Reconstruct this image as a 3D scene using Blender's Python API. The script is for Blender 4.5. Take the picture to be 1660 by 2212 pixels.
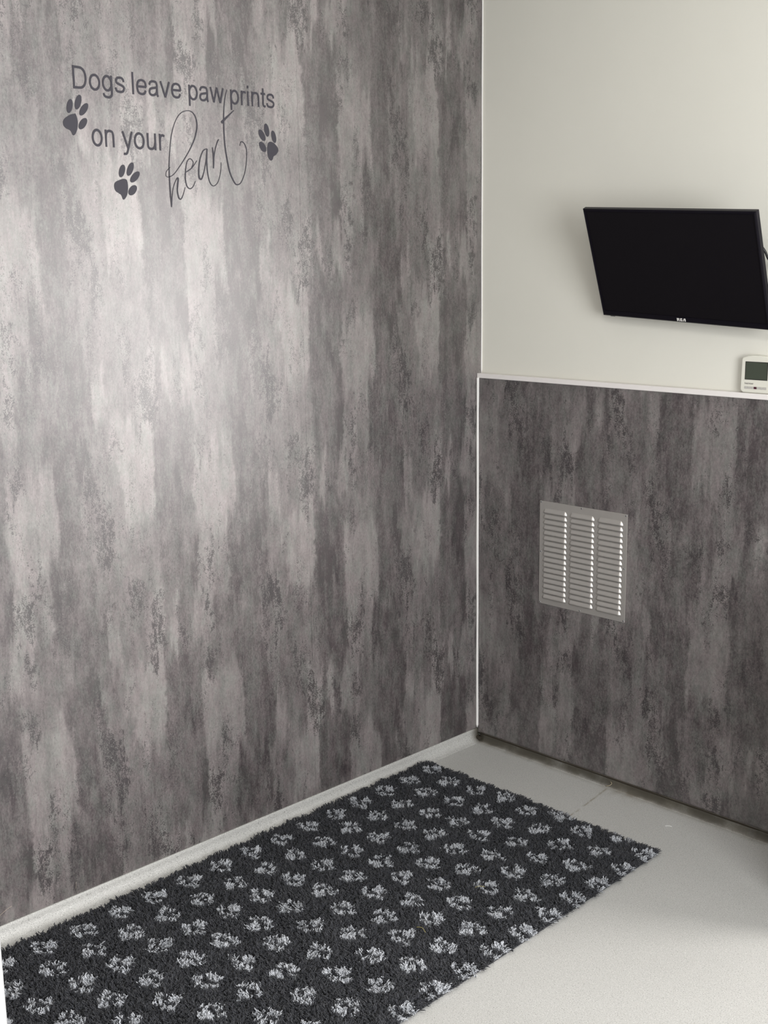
import bpy, bmesh, math, random
import numpy as np
from mathutils import Vector, Matrix, Euler
PI = math.pi
random.seed(4)
rng = np.random.default_rng(11)
scene = bpy.context.scene
for o in list(bpy.data.objects):
    bpy.data.objects.remove(o)
COL = scene.collection

# ------------------------------------------------------------------ camera
cam_d = bpy.data.cameras.new('camera')
cam = bpy.data.objects.new('camera', cam_d)
COL.objects.link(cam)
cR = Vector((0.701818, 0.712223, -0.013766)); cU = Vector((-0.136078, 0.153008, 0.978811)); cF = Vector((-0.699238, 0.685075, -0.204302))
cam.matrix_world = Matrix(((cR.x, cU.x, -cF.x, 2.473964), (cR.y, cU.y, -cF.y, -2.837422), (cR.z, cU.z, -cF.z, 1.546781), (0, 0, 0, 1)))
cam_d.sensor_fit = 'VERTICAL'
cam_d.sensor_height = 24.0
cam_d.lens = 24.0 * 2616.23 / 2212.0
cam_d.clip_start = 0.02
cam_d.clip_end = 60
scene.camera = cam

# ------------------------------------------------------------------ world, daylight, exposure
world = bpy.data.worlds.new('world')
scene.world = world
world.use_nodes = True
world.node_tree.nodes['Background'].inputs[0].default_value = (0.80, 0.88, 1.0, 1)
world.node_tree.nodes['Background'].inputs[1].default_value = 1.0


def area(name, loc, direction, sx, sy, power, color=(1, 1, 1)):
    d = bpy.data.lights.new(name, 'AREA')
    d.shape = 'RECTANGLE'
    d.size = sx
    d.size_y = sy
    d.energy = power
    d.color = color
    o = bpy.data.objects.new(name, d)
    COL.objects.link(o)
    o.location = loc
    o.rotation_euler = Vector(direction).to_track_quat('-Z', 'Z').to_euler()
    return o


# daylight entering by the corridor window (just outside the opening)
area('window_daylight', (3.22, 1.15, 1.22), (-1, -0.15, 0), 1.1, 1.3, 150, (1.0, 0.965, 0.94))
# daylight entering by the glazed corridor door behind the camera side
area('door_daylight', (3.22, -1.70, 1.45), (-1, 0.1, -0.05), 1.2, 1.5, 86, (0.975, 0.985, 1.0))
# ceiling light panel of the corridor, beside the photographer
area('ceiling_light', (2.0, -2.35, 2.46), (0, 0, -1), 0.9, 0.9, 32, (1.0, 0.985, 0.96))

scene.view_settings.view_transform = 'Standard'
scene.view_settings.look = 'None'
scene.view_settings.gamma = 1.0
scene.view_settings.use_curve_mapping = False
scene.view_settings.exposure = 0.12


# ------------------------------------------------------------------ helpers
def link(name, me, mat=None, parent=None):
    o = bpy.data.objects.new(name, me)
    COL.objects.link(o)
    if mat:
        me.materials.append(mat)
    if parent:
        o.parent = parent
    return o


def from_bm(name, bm, mat=None, parent=None, smooth=False):
    me = bpy.data.meshes.new(name)
    bm.to_mesh(me)
    bm.free()
    if smooth:
        me.polygons.foreach_set('use_smooth', [True] * len(me.polygons))
    return link(name, me, mat, parent)


def empty(name, loc=(0, 0, 0)):
    o = bpy.data.objects.new(name, None)
    COL.objects.link(o)
    o.location = loc
    o.empty_display_size = 0.05
    return o


def tag(o, label, cat, group=None, kind=None):
    o['label'] = label
    o['category'] = cat
    if group:
        o['group'] = group
    if kind:
        o['kind'] = kind
    return o


def structure(o, label=None):
    o['kind'] = 'structure'
    if label:
        o['label'] = label
    return o


def add_box(bm, x0, x1, y0, y1, z0, z1, bev=0.0, seg=2):
    r = bmesh.ops.create_cube(bm, size=1.0)
    vs = r['verts']
    for v in vs:
        v.co = Vector(((x0 + x1) / 2 + v.co.x * (x1 - x0), (y0 + y1) / 2 + v.co.y * (y1 - y0), (z0 + z1) / 2 + v.co.z * (z1 - z0)))
    if bev:
        es = list({e for v in vs for e in v.link_edges})
        bmesh.ops.bevel(bm, geom=es, offset=bev, segments=seg, affect='EDGES', profile=0.5)


def box(name, x0, x1, y0, y1, z0, z1, mat, parent=None, bev=0.0, seg=2):
    bm = bmesh.new()
    add_box(bm, x0, x1, y0, y1, z0, z1, bev, seg)
    return from_bm(name, bm, mat, parent, smooth=False)


def prism(name, pts, depth, mat, parent=None, bev=0.0):
    """pts: list of (a,b) outline in local XZ, extruded from y=0 to y=-depth"""
    bm = bmesh.new()
    f = bm.faces.new([bm.verts.new((a, 0, b)) for a, b in pts])
    r = bmesh.ops.extrude_face_region(bm, geom=[f])
    nv = [g for g in r['geom'] if isinstance(g, bmesh.types.BMVert)]
    for v in nv:
        v.co.y -= depth
    if bev:
        es = [e for e in bm.edges if all(v in nv for v in e.verts)]
        bmesh.ops.bevel(bm, geom=es, offset=bev, segments=3, affect='EDGES', profile=0.5)
    bmesh.ops.recalc_face_normals(bm, faces=bm.faces)
    return from_bm(name, bm, mat, parent)


def tube(name, pts, r, mat, parent=None, n=8):
    bm = bmesh.new()
    rings = []
    P = [Vector(p) for p in pts]
    upright = abs((P[-1] - P[0]).normalized().z)
    for i, p in enumerate(P):
        t = (P[min(i + 1, len(P) - 1)] - P[max(i - 1, 0)]).normalized()
        a = t.cross(Vector((0, 0, 1)) if upright < 0.9 else Vector((1, 0, 0)))
        a.normalize()
        b = t.cross(a)
        rr = r[i] if isinstance(r, (list, tuple)) else r
        rings.append([bm.verts.new(p + a * (rr * math.cos(2 * PI * k / n)) + b * (rr * math.sin(2 * PI * k / n))) for k in range(n)])
    for i in range(len(rings) - 1):
        for k in range(n):
            bm.faces.new((rings[i][k], rings[i][(k + 1) % n], rings[i + 1][(k + 1) % n], rings[i + 1][k]))
    bm.faces.new(rings[0]); bm.faces.new(rings[-1])
    bmesh.ops.recalc_face_normals(bm, faces=bm.faces)
    return from_bm(name, bm, mat, parent, smooth=True)


def catmull(pts, closed=False, n=8):
    P = [np.array(p, float) for p in pts]
    N = len(P)
    out = []
    rngi = range(N) if closed else range(N - 1)
    for i in rngi:
        if closed:
            a, b, c, d = P[(i - 1) % N], P[i], P[(i + 1) % N], P[(i + 2) % N]
        else:
            a, b, c, d = P[max(i - 1, 0)], P[i], P[i + 1], P[min(i + 2, N - 1)]
        for k in range(n):
            t = k / n
            out.append(0.5 * (2 * b + (c - a) * t + (2 * a - 5 * b + 4 * c - d) * t * t + (3 * b - a - 3 * c + d) * t ** 3))
    if not closed:
        out.append(P[-1])
    return out


def vnoise(x, y, seed=0):
    """smooth value noise on arrays, unit cells"""
    tab = np.random.default_rng(seed).random((256, 256))
    xi = np.floor(x).astype(int); yi = np.floor(y).astype(int)
    fx = x - xi; fy = y - yi
    fx = fx * fx * (3 - 2 * fx); fy = fy * fy * (3 - 2 * fy)
    g = lambda i, j: tab[i & 255, j & 255]
    return ((g(xi, yi) * (1 - fx) + g(xi + 1, yi) * fx) * (1 - fy) + (g(xi, yi + 1) * (1 - fx) + g(xi + 1, yi + 1) * fx) * fy)


class NT:
    """small node-tree writer"""
    def __init__(self, name):
        self.m = bpy.data.materials.new(name)
        self.m.use_nodes = True
        self.t = self.m.node_tree
        self.n = self.t.nodes
        self.b = self.n['Principled BSDF']
        self.tc = self.n.new('ShaderNodeTexCoord')

    def node(self, typ, **kw):
        n = self.n.new(typ)
        for k, v in kw.items():
            setattr(n, k, v)
        return n

    def put(self, inp, v):
        if isinstance(v, bpy.types.NodeSocket):
            self.t.links.new(v, inp)
        else:
            inp.default_value = v

    def math(self, op, a, b=None, c=None, clamp=False):
        n = self.node('ShaderNodeMath', operation=op, use_clamp=clamp)
        self.put(n.inputs[0], a)
        if b is not None:
            self.put(n.inputs[1], b)
        if c is not None:
            self.put(n.inputs[2], c)
        return n.outputs[0]

    def noise(self, scale, vec=(1, 1, 1), detail=3, rough=0.55, off=0.0, dist=0.0):
        mp = self.node('ShaderNodeMapping')
        self.put(mp.inputs['Vector'], self.tc.outputs['Object'])
        mp.inputs['Scale'].default_value = vec
        mp.inputs['Location'].default_value = (off, off * 1.7, off * 0.6)
        n = self.node('ShaderNodeTexNoise')
        self.put(n.inputs['Vector'], mp.outputs[0])
        n.inputs['Scale'].default_value = scale
        n.inputs['Detail'].default_value = detail
        n.inputs['Roughness'].default_value = rough
        n.inputs['Distortion'].default_value = dist
        return n.outputs['Fac']

    def step(self, v, lo, hi, a=0.0, b=1.0):
        n = self.node('ShaderNodeMapRange', interpolation_type='SMOOTHSTEP')
        self.put(n.inputs['Value'], v)
        self.put(n.inputs['From Min'], lo)
        self.put(n.inputs['From Max'], hi)
        n.inputs['To Min'].default_value = a
        n.inputs['To Max'].default_value = b
        return n.outputs[0]

    def mix(self, f, a, b):
        n = self.node('ShaderNodeMix', data_type='RGBA')
        self.put(n.inputs[0], f)
        self.put(n.inputs[6], a if isinstance(a, bpy.types.NodeSocket) else (*a, 1))
        self.put(n.inputs[7], b if isinstance(b, bpy.types.NodeSocket) else (*b, 1))
        return n.outputs[2]

    def attr(self, name):
        n = self.node('ShaderNodeAttribute', attribute_name=name)
        return n.outputs['Fac']

    def bump(self, h, strength=0.2, dist=0.001):
        n = self.node('ShaderNodeBump')
        n.inputs['Strength'].default_value = strength
        n.inputs['Distance'].default_value = dist
        self.put(n.inputs['Height'], h)
        self.t.links.new(n.outputs[0], self.b.inputs['Normal'])

    def sep(self):
        n = self.node('ShaderNodeSeparateXYZ')
        self.put(n.inputs[0], self.tc.outputs['Object'])
        return n.outputs

    def col(self, c):
        self.put(self.b.inputs['Base Color'], c if isinstance(c, bpy.types.NodeSocket) else (*c, 1))

    def set(self, **kw):
        for k, v in kw.items():
            self.put(self.b.inputs[k.replace('_', ' ')], v)
        return self


def simple(name, c, rough=0.5, metal=0.0, spec=0.5):
    t = NT(name)
    v = t.noise(60, detail=2)
    t.col(t.mix(t.math('MULTIPLY', v, 0.12), c, tuple(x * 0.8 for x in c)))
    t.set(Roughness=rough, Metallic=metal)
    t.b.inputs['Specular IOR Level'].default_value = spec
    return t.m


# ------------------------------------------------------------------ materials
def mat_laminate():
    t = NT('brushed_concrete_laminate')
    tone = t.attr('tone'); speck = t.attr('speck')
    streak = t.noise(16, (1, 1, 0.14), 5, 0.65, 3.1)
    mott = t.noise(30, (1, 1, 0.5), 8, 0.80, 7.7)
    fine = t.noise(230, (1, 1, 0.55), 4, 0.8, 1.3)
    bands = t.noise(46, (1, 1, 0.035), 3, 0.6, 9.4)
    v = t.math('MULTIPLY_ADD', tone, 0.42, 0.360)
    for nz, amp in ((streak, 0.6), (mott, 1.35), (fine, 1.0), (bands, 0.40)):
        v = t.math('ADD', v, t.math('MULTIPLY', t.math('SUBTRACT', nz, 0.5), amp), clamp=(nz is bands))
    c = t.mix(v, (0.052, 0.040, 0.042), (0.266, 0.234, 0.227))
    # hue drift between plum and green-grey
    h = t.step(t.noise(20, (1, 1, 0.5), 7, 0.85, 12.0), 0.40, 0.64)
    g = t.mix(v, (0.048, 0.046, 0.043), (0.244, 0.240, 0.222))
    c = t.mix(h, c, g)
    # dark flecks, dense where the printed pattern has them
    fl = t.math('ADD', t.math('MULTIPLY', t.noise(150, (1, 1, 0.6), 4, 0.75, 5.5, 0.2), 0.45), t.math('MULTIPLY', t.noise(400, (1, 1, 0.7), 3, 0.7, 8.1), 0.55))
    cl = t.noise(26, (1, 1, 0.35), 3, 0.6, 21.0)
    thr = t.math('SUBTRACT', 0.602, t.math('MULTIPLY', speck, 0.140))
    thr = t.math('SUBTRACT', thr, t.math('MULTIPLY', t.math('SUBTRACT', cl, 0.45), 0.30))
    m = t.step(t.math('SUBTRACT', fl, thr), -0.006, 0.022)
    c = t.mix(t.math('MULTIPLY', m, t.math('MULTIPLY_ADD', speck, 0.25, 0.62)), c, (0.026, 0.021, 0.023))
    # pale chips
    fl2 = t.noise(240, (1, 1, 0.7), 2, 0.6, 31.0, 0.3)
    m2 = t.step(t.math('SUBTRACT', fl2, t.math('SUBTRACT', 0.72, t.math('MULTIPLY', speck, 0.10))), -0.01, 0.05)
    c = t.mix(t.math('MULTIPLY', m2, 0.38), c, (0.30, 0.285, 0.27))
    t.col(c)
    t.set(Roughness=t.math('ADD', LAM_ROUGH, t.math('MULTIPLY', fine, 0.06)))
    t.b.inputs['Specular IOR Level'].default_value = LAM_SPEC
    t.bump(t.math('ADD', fine, t.math('MULTIPLY', m, -0.6)), 0.05, 0.0006)
    return t.m


LAM_ROUGH = 0.40
LAM_SPEC = 1.0
M = {}
M['laminate'] = mat_laminate()

t = NT('cream_wall_paint')
t.col(t.mix(t.noise(3, detail=3), (0.700, 0.684, 0.608), (0.735, 0.718, 0.643)))
t.set(Roughness=0.55)
t.bump(t.noise(320, detail=3), 0.18, 0.0006)
M['cream'] = t.m

t = NT('speckled_vinyl_floor')
s1 = t.noise(400, detail=3, rough=0.7)
s2 = t.noise(380, detail=2, rough=0.5, off=9)
blotch = t.noise(4, detail=4, rough=0.6, off=2)
c = t.mix(blotch, (0.420, 0.415, 0.392), (0.470, 0.464, 0.442))
c = t.mix(t.math('MULTIPLY', t.step(s1, 0.575, 0.625), 0.8), c, (0.13, 0.127, 0.115))
c = t.mix(t.math('MULTIPLY', t.step(s2, 0.58, 0.68), 0.5), c, (0.74, 0.73, 0.70))
xyz = t.sep()
wob = t.math('MULTIPLY', t.math('SUBTRACT', t.noise(18, detail=4), 0.5), 0.012)
# welded seam running away from the back wall
sx = t.math('ABSOLUTE', t.math('SUBTRACT', t.math('ADD', xyz[0], t.math('MULTIPLY', xyz[1], 0.14)), t.math('ADD', 0.533, wob)))
seam = t.math('MULTIPLY', t.step(sx, 0.001, 0.005, 1.0, 0.0), t.step(t.noise(30, detail=3, off=4), 0.35, 0.6))
c = t.mix(t.math('MULTIPLY', seam, 0.55), c, (0.19, 0.155, 0.09))
sy = t.math('MULTIPLY', t.step(xyz[1], -0.09, 0.03), t.step(t.math('ABSOLUTE', t.math('SUBTRACT', xyz[0], 0.60)), 0.02, 0.12, 1.0, 0.0))
c = t.mix(t.math('MULTIPLY', sy, t.math('MULTIPLY', t.step(t.noise(25, detail=4, off=14), 0.35, 0.65), 0.7)), c, (0.16, 0.12, 0.07))
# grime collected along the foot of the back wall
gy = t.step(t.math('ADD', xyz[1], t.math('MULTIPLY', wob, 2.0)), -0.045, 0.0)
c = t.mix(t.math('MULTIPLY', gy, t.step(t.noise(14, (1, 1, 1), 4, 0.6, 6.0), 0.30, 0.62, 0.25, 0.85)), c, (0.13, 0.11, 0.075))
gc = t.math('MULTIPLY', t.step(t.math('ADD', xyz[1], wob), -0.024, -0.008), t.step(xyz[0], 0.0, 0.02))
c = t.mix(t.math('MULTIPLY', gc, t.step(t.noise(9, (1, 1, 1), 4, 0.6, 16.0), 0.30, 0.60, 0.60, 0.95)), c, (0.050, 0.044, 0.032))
t.col(c)
t.set(Roughness=0.5)
t.bump(t.math('ADD', s1, s2), 0.05, 0.0005)
M['vinyl'] = t.m

M['white_trim'] = simple('white_plastic_trim', (0.80, 0.76, 0.73), 0.35)
M['sealant'] = simple('white_sealant', (0.80, 0.78, 0.75), 0.45)
M['old_sealant'] = simple('grimy_brown_sealant', (0.035, 0.029, 0.022), 0.8, 0, 0.1)
M['ceiling'] = simple('off_white_ceiling_paint', (0.62, 0.61, 0.58), 0.7)
M['grey_wall'] = simple('mid_grey_wall_paint', (0.26, 0.255, 0.25), 0.6)
M['frame_white'] = simple('white_gloss_frame', (0.85, 0.86, 0.88), 0.4)
M['decal'] = simple('charcoal_vinyl_decal', (0.040, 0.038, 0.046), 0.55, 0, 0.14)
M['tv_screen'] = simple('black_tv_screen', (0.0065, 0.0055, 0.0070), 0.40, 0, 0.12)
M['tv_body'] = simple('black_satin_plastic', (0.006, 0.005, 0.008), 0.32, 0, 0.12)
M['tv_back'] = simple('black_matte_plastic', (0.009, 0.008, 0.011), 0.6, 0, 0.1)
M['logo'] = simple('pale_logo_print', (0.78, 0.76, 0.72), 0.5)
M['steel'] = simple('grey_steel', (0.30, 0.30, 0.31), 0.4, 0.8)
M['cable'] = simple('black_cable_rubber', (0.015, 0.014, 0.015), 0.45)
M['thermo'] = simple('ivory_plastic', (0.70, 0.685, 0.60), 0.35)
M['lcd'] = simple('green_grey_lcd', (0.052, 0.062, 0.045), 0.25)
M['lcd_edge'] = simple('dark_lcd_rim', (0.022, 0.020, 0.018), 0.3)
M['button'] = simple('grey_button_plastic', (0.46, 0.44, 0.41), 0.45)
M['led'] = simple('dark_red_indicator', (0.055, 0.010, 0.022), 0.3)
M['ink'] = simple('dark_print_ink', (0.10, 0.09, 0.085), 0.6)
M['dark'] = simple('dark_hole', (0.02, 0.018, 0.017), 0.8)
M['straw'] = simple('dry_straw', (0.50, 0.42, 0.12), 0.7)
M['curl'] = simple('yellowed_sealant', (0.26, 0.22, 0.15), 0.5)
M['hair'] = simple('pale_pet_hair', (0.62, 0.52, 0.42), 0.6)
M['lint'] = simple('white_lint', (0.85, 0.85, 0.83), 0.8)

t = NT('anodised_aluminium')
t.col(t.mix(t.noise(9, detail=3), (0.50, 0.475, 0.445), (0.57, 0.545, 0.51)))
t.set(Roughness=t.math('MULTIPLY_ADD', t.noise(80, (1, 1, 1), 3), 0.08, 0.34), Metallic=0.65)
M['alu'] = t.m

t = NT('fleece_pile')
pw = t.attr('paw'); rv = t.attr('vary'); tp = t.attr('tip')
dk = t.mix(rv, (0.017, 0.018, 0.021), (0.046, 0.047, 0.053))
lt = t.mix(rv, (0.28, 0.29, 0.31), (0.50, 0.515, 0.54))
t.col(t.mix(pw, dk, lt))
t.set(Roughness=0.85)
t.b.inputs['Specular IOR Level'].default_value = 0.08
t.b.inputs['Sheen Weight'].default_value = 0.12
t.b.inputs['Sheen Roughness'].default_value = 0.5
M['pile'] = t.m
M['backing'] = simple('dark_woven_backing', (0.03, 0.03, 0.034), 0.9)

# ------------------------------------------------------------------ printed laminate pattern
TU, TV = 0.512, 0.610            # one printed repeat, metres
# rectangles in sheet units (x0, x1, y0, y1, tone); 930 units = one repeat across, 1515 down
RECTS = [
    (-30, 120, 190, 900, 0.25), (200, 330, 60, 820, 0.15), (300, 475, -80, 470, 1.0), (260, 345, -130, 130, 0.6), (350, 470, 440, 560, 0.4),
    (475, 690, -100, 580, -0.55), (585, 645, 270, 450, -0.95), (690, 925, 110, 650, 0.75), (690, 810, -120, 150, 0.05), (800, 925, 640, 740, 0.35),
    (920, 1040, -150, 640, -0.55), (-70, 0, -150, 640, -0.35), (0, 105, -130, 190, -0.4), (88, 140, -40, 195, -1.0), (140, 165, 90, 260, -0.8),
    (150, 235, 800, 1100, -0.10), (330, 500, 760, 1050, 0.15), (480, 700, 580, 1080, -0.45), (648, 700, 760, 985, -0.85), (700, 790, 700, 1100, 0.75),
    (790, 860, 700, 1000, 0.35), (860, 960, 690, 1110, -0.65), (960, 1075, 700, 1450, -0.55), (395, 500, 1040, 1500, 0.85), (195, 255, 1150, 1430, 0.7),
    (255, 400, 1080, 1430, -0.12), (145, 200, 1060, 1470, -0.65), (500, 535, 1080, 1360, -0.35), (533, 575, 1100, 1400, 0.9), (575, 640, 1150, 1400, -0.2),
    (638, 770, 1060, 1390, 0.6), (770, 940, 1080, 1450, -0.25), (0, 145, 1100, 1400, 0.1), (500, 700, 1395, 1520, -0.4), (20, 140, 760, 1080, 0.25),
]
SPECKS = [
    (105, 175, 190, 420, 0.75), (150, 225, 300, 560, 1.0), (120, 200, 430, 700, 0.55), (195, 265, 520, 790, 1.0), (160, 215, 600, 760, 0.7),
    (340, 385, 270, 640, 0.6), (400, 450, 260, 330, 0.4), (675, 715, 240, 430, 0.7), (695, 790, -20, 160, 0.7), (790, 830, 500, 790, 0.85),
    (695, 790, 770, 1010, 0.85), (320, 400, 830, 1190, 0.7), (160, 215, 860, 1240, 0.6), (400, 500, 1060, 1470, 0.85), (440, 480, 1250, 1370, 1.0),
    (575, 640, 1170, 1390, 0.7), (722, 765, 1120, 1350, 1.0), (860, 940, 740, 1110, 0.6), (245, 320, 20, 90, 0.8), (590, 650, 280, 440, 0.7),
    (480, 520, 380, 900, 0.45), (250, 290, 1000, 1070, 0.7), (1040, 1085, 880, 1300, 0.3), (900, 960, 300, 700, 0.25), (815, 860, 900, 1200, 0.3),
    (88, 140, -30, 195, 0.6), (30, 70, 900, 1250, 0.35),
]


def pattern(u, v, seed):
    """u, v arrays in metres inside the sheet -> tone, speck"""
    wx = (vnoise(u * 30, v * 9, seed) - 0.5) * 30 + (vnoise(u * 90, v * 45, seed + 1) - 0.5) * 16 + (vnoise(u * 60, v * 200, seed + 7) - 0.5) * 10
    wy = (vnoise(u * 95, v * 5, seed + 2) - 0.5) * 260 + (vnoise(u * 300, v * 30, seed + 3) - 0.5) * 120
    X0 = (u / TU) * 930 + 150 + wx
    Y0 = (v / TV) * 1515 + 112 + wy
    X0 = (X0 + 70) % 930 - 70
    tone = np.zeros_like(u); sp = np.zeros_like(u)
    sj = (vnoise(u * 120, v * 90, seed + 5) - 0.5) * 60
    dens = 0.55 + 0.75 * vnoise(u * 90, v * 50, seed + 6)
    for dx in (0, 930):
        for dy in (0, 1515, -1515):
            Y = (Y0 % 1515) + dy
            X = X0 + dx
            if dx == 930:
                sel = X < 1100
            else:
                sel = X > -80
            for (a, b, c, d, tn) in RECTS:
                w = np.clip((X - a) / 9 + .5, 0, 1) * np.clip((b - X) / 9 + .5, 0, 1) * np.clip((Y - c) / 110 + .5, 0, 1) * np.clip((d - Y) / 110 + .5, 0, 1) * sel
                w = w * (0.62 if abs(tn) < 0.5 else 0.85)
                tone = tone * (1 - w) + tn * w
            for (a, b, c, d, tn) in SPECKS:
                w = np.clip((X + sj - a) / 50 + .5, 0, 1) * np.clip((b - X - sj) / 50 + .5, 0, 1) * np.clip((Y - c) / 70 + .5, 0, 1) * np.clip((d - Y) / 70 + .5, 0, 1) * sel
                sp = np.maximum(sp, tn * w)
    return tone, np.clip(sp * dens, 0, 1)


def laminate_grid(name, U, Z, fn, pos, thick_dir, mat):
    """dense front face + a closed back so that the sheet has thickness"""
    uu, zz = np.meshgrid(U, Z, indexing='ij')
    nu, nz = len(U), len(Z)
    P = pos(uu.ravel(), zz.ravel())
    tone, sp = fn(uu.ravel(), zz.ravel())
    B = P + np.array(thick_dir)[None, :]
    co = np.concatenate([P, B])
    i, j = np.meshgrid(np.arange(nu - 1), np.arange(nz - 1), indexing='ij')
    a = (i * nz + j).ravel(); b = ((i + 1) * nz + j).ravel(); c = ((i + 1) * nz + j + 1).ravel(); d = (i * nz + j + 1).ravel()
    F = [tuple(q) for q in np.stack([a, b, c, d], 1).tolist()]
    off = nu * nz
    # rim
    for k in range(nu - 1):
        p, q = k * nz, (k + 1) * nz
        F.append((p, p + off, q + off, q)); p, q = k * nz + nz - 1, (k + 1) * nz + nz - 1
        F.append((q, q + off, p + off, p))
    for k in range(nz - 1):
        p, q = k, k + 1
        F.append((q, q + off, p + off, p)); p, q = (nu - 1) * nz + k, (nu - 1) * nz + k + 1
        F.append((p, p + off, q + off, q))
    # back face as one quad
    F.append((off, off + nz - 1, off + nu * nz - 1, off + (nu - 1) * nz))
    me = bpy.data.meshes.new(name)
    me.from_pydata(co.tolist(), [], F)
    at = me.attributes.new('tone', 'FLOAT', 'POINT'); at.data.foreach_set('value', np.concatenate([tone, tone]).astype(np.float32))
    at = me.attributes.new('speck', 'FLOAT', 'POINT'); at.data.foreach_set('value', np.concatenate([sp, sp]).astype(np.float32))
    me.update()
    return link(name, me, mat)


# ------------------------------------------------------------------ the setting
ZB = 0.035          # foot of the wall sheets
ZT = 1.185          # top of the dado sheet
H = 2.5
U0, U1 = -0.866, 0


def left_fn(y, z):
    ph = y + 0.866 + 0.045
    cidx = np.floor(ph / TU)
    anchor = np.select([cidx <= -1, cidx == 0], [1.100, 1.405], 1.380)
    anchor = np.where(cidx <= -2, 1.075, anchor)
    uu = ph - cidx * TU - 0.045
    t_, s_ = pattern(uu, anchor - z, 3)
    seam = np.abs(y + 0.7047) < 0.0012
    t_ = np.where(seam, t_ - 0.45, t_)
    return t_ + 0.25 * (vnoise(y * 3 + 9, z * 1.5, 77) - 0.5), s_


def back_fn(x, z):
    # the sheet on the dado is the same print turned upside down
    u = -(x - 0.17)
    ph = u + 0.045
    cidx = np.floor(ph / TU)
    anchor = np.select([cidx == 0, cidx == -1], [0.950, 0.657], 0.950)
    uu = ph - cidx * TU - 0.045
    t_, s_ = pattern(uu, z - anchor, 5)
    return t_ * 0.8, s_


YS = np.concatenate([np.arange(-2.44, -1.68, 0.02), np.arange(-1.68, -0.7068, 0.004), [-0.7065, -0.7055, -0.7040, -0.7028], np.arange(-0.700, 0.0001, 0.004), [0.019]])
ZS = np.append(np.arange(ZB, H, 0.0045), H)
wl = laminate_grid('wall_left', YS, ZS, left_fn, lambda u, z: np.stack([u * 0, u, z], 1), (-0.012, 0, 0), M['laminate'])
structure(wl)
XS = np.append(np.arange(0.007, 1.30, 0.0045), 1.30)
ZS2 = np.append(np.arange(ZB - 0.012, ZT, 0.0045), ZT)
wb = laminate_grid('wall_back_lower', XS, ZS2, back_fn, lambda u, z: np.stack([u, u * 0, z], 1), (0, 0.0185, 0), M['laminate'])
structure(wb)

structure(box('wall_back', 0.0, 1.30, 0.019, 0.12, -0.02, H, M['cream']))
structure(box('wall_left_masonry', -0.14, -0.012, -2.6, 0.12, -0.02, H, M['cream']))
structure(box('wall_right', 1.18, 1.30, 0.12, 2.3, 0, H, M['grey_wall']))
structure(box('wall_corridor_back', 1.18, 3.2, 2.2, 2.3, 0, H, M['grey_wall']))
structure(box('wall_front', -0.012, 1.66, -2.60, -2.46, 0, H, M['grey_wall']))
structure(box('wall_corridor_front', 1.0, 3.2, -3.70, -3.60, 0, H, M['grey_wall']))
structure(box('wall_corridor_side', 1.0, 1.1, -3.60, -2.60, 0, H, M['grey_wall']))
structure(box('added_shade_wall', 1.30, 1.42, -0.31, 0.12, 0, 0.80, M['grey_wall']))  # low block added out of view to cast shade on the floor's right edge
# corridor outer wall with a window and a doorway opening
bm = bmesh.new()
add_box(bm, 3.10, 3.20, -3.60, -2.40, 0, H)
add_box(bm, 3.10, 3.20, -1.10, 0.55, 0, H)
add_box(bm, 3.10, 3.20, 1.75, 2.20, 0, H)
add_box(bm, 3.10, 3.20, 0.55, 1.75, 0, 0.42)
add_box(bm, 3.10, 3.20, 0.55, 1.75, 1.90, H)
add_box(bm, 3.10, 3.20, -2.40, -1.10, 2.25, H)
structure(from_bm('wall_outer', bm, M['grey_wall']))
structure(box('ceiling', -0.14, 3.2, -3.70, 2.3, H, H + 0.1, M['ceiling']))
structure(box('floor', 0.0, 3.2, -3.70, 2.3, -0.05, 0.0, M['vinyl']))

# coved vinyl skirting along the left wall
def cove(name, L0, L1, axis, r, top, mat):
    bm = bmesh.new()
    prof = [(0.0035, top)]
    prof += [(0.0035 + 0.0015, top - 0.002), (0.006, top - 0.008)]
    for k in range(9):
        a = PI - (PI / 2) * k / 8
        prof.append((0.006 + r + r * math.cos(a), 0.0008 + r - r * math.sin(a)))
    prof += [(0.006 + r + 0.004, -0.001), (-0.0005, -0.001), (-0.0005, top)]
    n = 60
    rings = []
    for i in range(n + 1):
        s = L0 + (L1 - L0) * i / n
        rings.append([bm.verts.new((a, s, b) if axis == 'y' else (s, -a, b)) for a, b in prof])
    for i in range(n):
        for k in range(len(prof)):
            k2 = (k + 1) % len(prof)
            bm.faces.new((rings[i][k], rings[i][k2], rings[i + 1][k2], rings[i + 1][k]))
    bm.faces.new(rings[0]); bm.faces.new(rings[-1])
    bmesh.ops.recalc_face_normals(bm, faces=bm.faces)
    o = from_bm(name, bm, mat)
    o.data.polygons.foreach_set('use_smooth', [len(p.vertices) == 4 for p in o.data.polygons])
    return o


structure(cove('baseboard_left', -2.46, 0.0, 'y', 0.024, ZB + 0.001, M['vinyl']))
structure(cove('baseboard_back', 0.02, 1.30, 'x', 0.014, ZB - 0.010, M['vinyl']))
# grimy sealant line squeezed out under the dado sheet
pts = []
for i in range(90):
    x = 0.012 + i * (1.28 / 89)
    pts.append((x, -0.0035 - 0.0015 * vnoise(np.array([x * 40.]), np.array([0.5]), 2)[0], ZB - 0.0125))
rad = [0.0014 + 0.0014 * float(vnoise(np.array([i * 0.31]), np.array([2.5]), 8)[0]) for i in range(90)]
structure(tube('trim_4', pts, rad, M['old_sealant']))
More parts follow.
